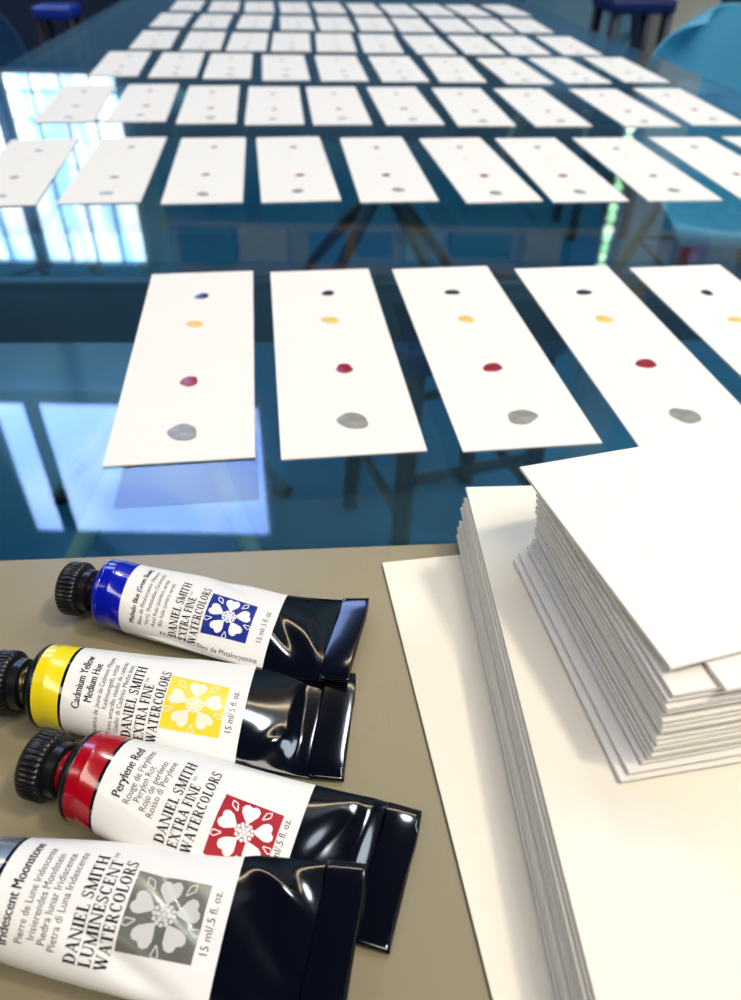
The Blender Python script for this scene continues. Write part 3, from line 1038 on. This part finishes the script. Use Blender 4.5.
def paint_tube(label, loc, heading, scale, body, x_lab, x_end, band_m, shoulder_m, neck_m, sq_m, fl_m, texts, family, lower=None, roll=0.0, pitch=0.0, ring=True, cap_turn=0.0, b0=-0.0035, sq=.0138, sqa=0.0, tb=0.0):
    r = empty('paint_tube', (loc[0], loc[1], T + loc[2]), heading)
    r.rotation_euler = (roll, pitch, heading)
    r.scale = (scale,) * 3
    tag(r, label, 'paint tube', 'paint tubes on the olive panel')
    X = Matrix.Rotation(PI / 2, 4, 'Y')       # z axis of a lathe -> x axis of the tube
    ctr = Matrix.Translation((0, 0, R0))
    # cap: ribbed disc, narrower collar towards the tube
    n = 144
    prof = [(0.0010, -0.0136, 0), (0.0072, -0.0136, 0), (0.0081, -0.0129, 1), (0.0084, -0.0121, 1), (0.0084, -0.0082, 1), (0.0079, -0.0075, 1), (0.0066, -0.0072, 0), (0.0064, -0.0050, 0), (0.0058, -0.0046, 0), (0.0050, -0.0046, 0)]
    vs, fs = [], []
    for rr, zz, rib in prof:
        for j in range(n):
            t = 2 * PI * j / n
            k = rr - (0.00038 * (0.5 + .5 * math.cos(36 * t)) ** 1.5 if rib else 0)
            vs.append(ctr @ Matrix.Rotation(cap_turn, 4, 'X') @ Vector((zz, k * math.cos(t), k * math.sin(t))))
    for i in range(len(prof) - 1):
        for j in range(n):
            q = (j + 1) % n
            fs.append((i * n + j, i * n + q, (i + 1) * n + q, (i + 1) * n + j))
    fs.append(tuple(range(n)))
    MB().add(vs, fs).build('cap', M_capm, r, auto=50)
    # threaded neck
    npf = [(0.0046, -0.0085)] + [(0.0046 + (0.0005 if i % 2 else 0), -0.0062 + i * .0006) for i in range(6)] + [(0.0046, -0.0020)]
    MB().lathe([(a, b) for a, b in npf], 40, ctr @ X).build('neck', neck_m, r, smooth=True)
    # shoulder
    MB().lathe([(0.0046, -0.0034), (0.0056, -0.0032), (0.0070, -0.0026), (0.0092, -0.0010), (R0 * .985, -0.0001), (R0 + .00012, 0.0004), (R0, 0.0012), (R0 * .98, 0.0013)], 72, ctr @ X).build('shoulder', shoulder_m, r, auto=60)
    body.band(0.0007, x_lab - (.0007 if ring else 0), 24, 'colour_band', band_m, r)
    if ring:
        body.band(x_lab - .0007, x_lab, 3, 'band_ring', M_black, r)
    lab = body.band(x_lab, x_end, 110, 'label', [M_label, M_ink, M_inkg, sq_m, fl_m], r, 160)
    pr = Print(body)
    a0 = x_lab
    for (txt, a, hgt, bold, length, align, b) in texts:
        ps, w = sans_polys(txt, bold)
        pr.line(ps, w, a0 + a, b0 + b + tb, hgt, length, 1 if bold else 2, align=align)
    for i, (txt, a, length) in enumerate(family):
        ps, w = serif_polys(txt)
        pr.line(ps, w, a0 + a, b0 + tb - .0108, .0024, length)
        if i == 1:
            ps2, w2 = sans_polys('TM')
            pr.line(ps2, w2, a0 + a - .0016, b0 + tb - .0108 + length + .0003, .0011)
    span = x_end - x_lab
    flower(pr, (a0 + span * .70 + sqa, b0 + .0004), sq, 0.35, 3, 4)
    ps, w = sans_polys('15 ml/.5 fl. oz.')
    pr.line(ps, w, x_end - .0022, b0 - .0055, .0023, .0125)
    if lower:
        ps, w = sans_polys(lower[0])
        pr.line(ps, w, a0 + lower[1], lower[2], .0020, lower[3], 1, along=True)
    me = bpy.data.meshes.new('print')
    me.from_pydata(pr.vs, [], pr.fs)
    me.polygons.foreach_set('material_index', pr.mi)
    bm = bmesh.new()
    bm.from_mesh(lab.data)
    bm.from_mesh(me)
    bm.normal_update()
    for f in bm.faces:
        if f.material_index > 0 and f.normal.z < 0 and True:
            f.normal_flip()
    bm.to_mesh(lab.data)
    bm.free()
    bpy.data.meshes.remove(me)
    for pl in lab.data.polygons:
        pl.use_smooth = True
    body.band(x_end, TL - .0085, 50, 'tail_section', M_black, r)
    # folded end: the flat tail turned over once
    vs, fs = [], []
    na = 48
    secs = [(TL - .0088, .0010, 0), (TL - .0084, .0015, .0002), (TL - .0072, .0016, .0002), (TL - .0012, .0013, 0), (TL - .0003, .0011, 0), (TL, .0006, 0)]
    for (x, th, up_) in secs:
        w = float(np.interp(x, XS, HD[:, 0])) + .0001
        mid = body.raw(x, PI / 2)
        for j in range(na):
            t = 2 * PI * j / na
            y = w * math.copysign(abs(math.cos(t)) ** .35, math.cos(t))
            z_ = th * math.copysign(abs(math.sin(t)) ** .5, math.sin(t))
            yy = max(-w * .97, min(w * .97, y))
            zt = body.raw(x, math.asin(max(-1, min(1, yy / w))))[2]
            zb = body.raw(x, PI - math.asin(max(-1, min(1, yy / w))))[2]
            vs.append((x + .0006 * math.sin(y * 160), y, (zt + zb) / 2 + z_ + up_))
    for i in range(len(secs) - 1):
        for j in range(na):
            q = (j + 1) % na
            fs.append((i * na + j, i * na + q, (i + 1) * na + q, (i + 1) * na + j))
    fs.append(tuple(range(na)))
    fs.append(tuple((len(secs) - 1) * na + j for j in range(na)))
    fo = MB().add(vs, fs).build('tail_fold', M_black, r, auto=45)
    return r


FAM = [('DANIEL SMITH', .0173, .0195), ('EXTRA FINE', .0204, .0145), ('WATERCOLORS', .0235, .0195)]
FAM2 = [('DANIEL SMITH', .0182, .0205), ('LUMINESCENT', .0212, .0200), ('WATERCOLORS', .0242, .0205)]
M_blue = mat('band_blue', srgb(8, 22, 168), 0.15, coat=0.6)
M_yel = mat('band_yellow', srgb(240, 216, 24), 0.2, coat=0.4)
M_redb = mat('band_red', srgb(164, 0, 18), 0.2, coat=0.5)
M_silv = mat('band_silver', (0.55, 0.6, 0.7, 1), 0.2, 0.8)
M_shd = mat('shoulder_dark', srgb(40, 44, 50), 0.25, 0.7)
M_smear = mat('neck_red_paint', srgb(150, 8, 20), 0.25, coat=0.3)
M_sqb = mat('square_blue', srgb(8, 36, 136), 0.4, spec=0.25)
M_sqy = mat('square_yellow', srgb(246, 206, 40), 0.3)
M_sqr = mat('square_red', srgb(166, 4, 30), 0.4, spec=0.25)
M_sqg = mat('square_grey', srgb(112, 112, 106), 0.22, 0.3, mottle=(90, srgb(140, 138, 126), 2))
M_flw = mat('flower_white', (0.84, 0.82, 0.80, 1), 0.3)
M_flp = mat('flower_blush', srgb(250, 226, 202), 0.3)
M_flg = mat('flower_silver', srgb(200, 198, 194), 0.3)

t1 = Tube([(.020, -.014, .036, -.009, .0024, -.0010, 1), (.030, .013, .042, .009, .003, -.0010, 1), (.058, .014, .068, -.014, .0030, .0006, 1), (.052, .004, .064, -.012, .003, -.0006, 1)], .00035, 0.0, .0042, 1)
paint_tube('paint tube with blue band and blue flower square, farthest of the four tubes', (-0.0770, 0.1522, 0.0), -0.148, .955, t1, .0085, .0530, M_blue, M_blue, M_capm, M_sqb, M_flw,
           [('Phthalo Blue (Green Shade)', .0048, .0021, True, .020, 'C', .0), ('Bleu de Phtalocyanine (Nuance', .0070, .0017, False, .0195, 'C', .0), ('Vert), Phthaloblau (Grünstich)', .0090, .0017, False, .0185, 'C', .0),
            ('Azul ftalo (sombra verde)', .0110, .0017, False, .0165, 'C', -.001), ('Blu ftalo (ombra verde)', .0130, .0017, False, .015, 'C', -.001)], FAM,
           ('Nuance Bleu/Bleu de Phtalocyanine', .0125, -.0148, .0300), ring=False, cap_turn=.3)
t2 = Tube([(.066, -.016, .067, .015, .0022, -.0005, 1), (.056, -.013, .064, -.006, .003, .0006, 1), (.018, .010, .034, .013, .002, -.0006, 1)], .00025, 0.0, .0, 2)
paint_tube('paint tube with yellow band and yellow flower square', (-0.0835, 0.1184, 0.0), -0.045, 1.005, t2, .0085, .0518, M_yel, M_shd, M_brass, M_sqy, M_flp,
           [('Cadmium Yellow', .0044, .0027, True, .0150, 'C', .001), ('Medium Hue', .0070, .0027, True, .0110, 'C', .001), ('Nuance de Jaune de Cadmium Moyen', .0090, .0017, False, .0215, 'C', -.001), ('Kadmiumgelb, mittel', .0108, .0017, False, .0125, 'C', .001),
            ('Tono amarillo medio de cadmio', .0125, .0017, False, .0200, 'C', -.001), ('Giallo di Cadmio Medio Imit', .0142, .0017, False, .0185, 'C', -.001)], FAM, cap_turn=.5, sq=.0146, sqa=.0008)
t3 = Tube([(.012, -.004, .044, .006, .0016, -.0004, 1), (.030, .010, .046, .012, .002, .0008, 1), (.066, -.016, .067, .016, .0022, .0004, 1), (.056, -.004, .064, .010, .003, -.0005, 1)], .00025, 0.0, .0, 3)
paint_tube('paint tube with red band and red flower square', (-0.0656, 0.0934, 0.0), -0.233, .98, t3, .0085, .0527, M_redb, M_shd, M_smear, M_sqr, M_flw,
           [('Perylene Red', .0050, .0029, True, .0130, 'C', .001), ('Rouge de Pérylène', .0074, .0022, False, .0140, 'C', .001), ('Perylen Rot', .0094, .0022, False, .0088, 'C', -.0005),
            ('Rojo de perileno', .0113, .0022, False, .0125, 'C', .0), ('Rosso di Perylene', .0132, .0022, False, .0140, 'C', .0)], FAM, cap_turn=.1, sq=.0140, sqa=.0022, tb=.0030)
t4 = Tube([(.034, .010, .052, -.006, .0020, -.0007, 1), (.024, -.006, .046, -.014, .002, -.0010, 1), (.056, .014, .068, .004, .0026, .0006, 1), (.058, .002, .067, -.008, .0028, -.0006, 1), (.056, -.012, .066, -.015, .002, .0006, 1)], .00035, 0.006, .0, 4)
paint_tube('paint tube with silver grey flower square, nearest of the four tubes', (-0.0800, 0.0672, 0.0), -0.100, 1.0, t4, .0085, .0530, M_silv, M_shd, M_capm, M_sqg, M_flg,
           [('Iridescent Moonstone', .0046, .0029, True, .0205, 'C', .0), ('Pierre de Lune Iridescente', .0075, .0022, False, .0185, 'C', .0), ('Irisierendes Mondstein', .0097, .0022, False, .0165, 'C', .0),
            ('Piedra lunar Iridiscente', .0118, .0022, False, .0175, 'C', .0), ('Pietra di Luna Iridescente', .0139, .0022, False, .0190, 'C', .0)], FAM2, cap_turn=.2, b0=-.0014, sq=.0150, sqa=.0012)
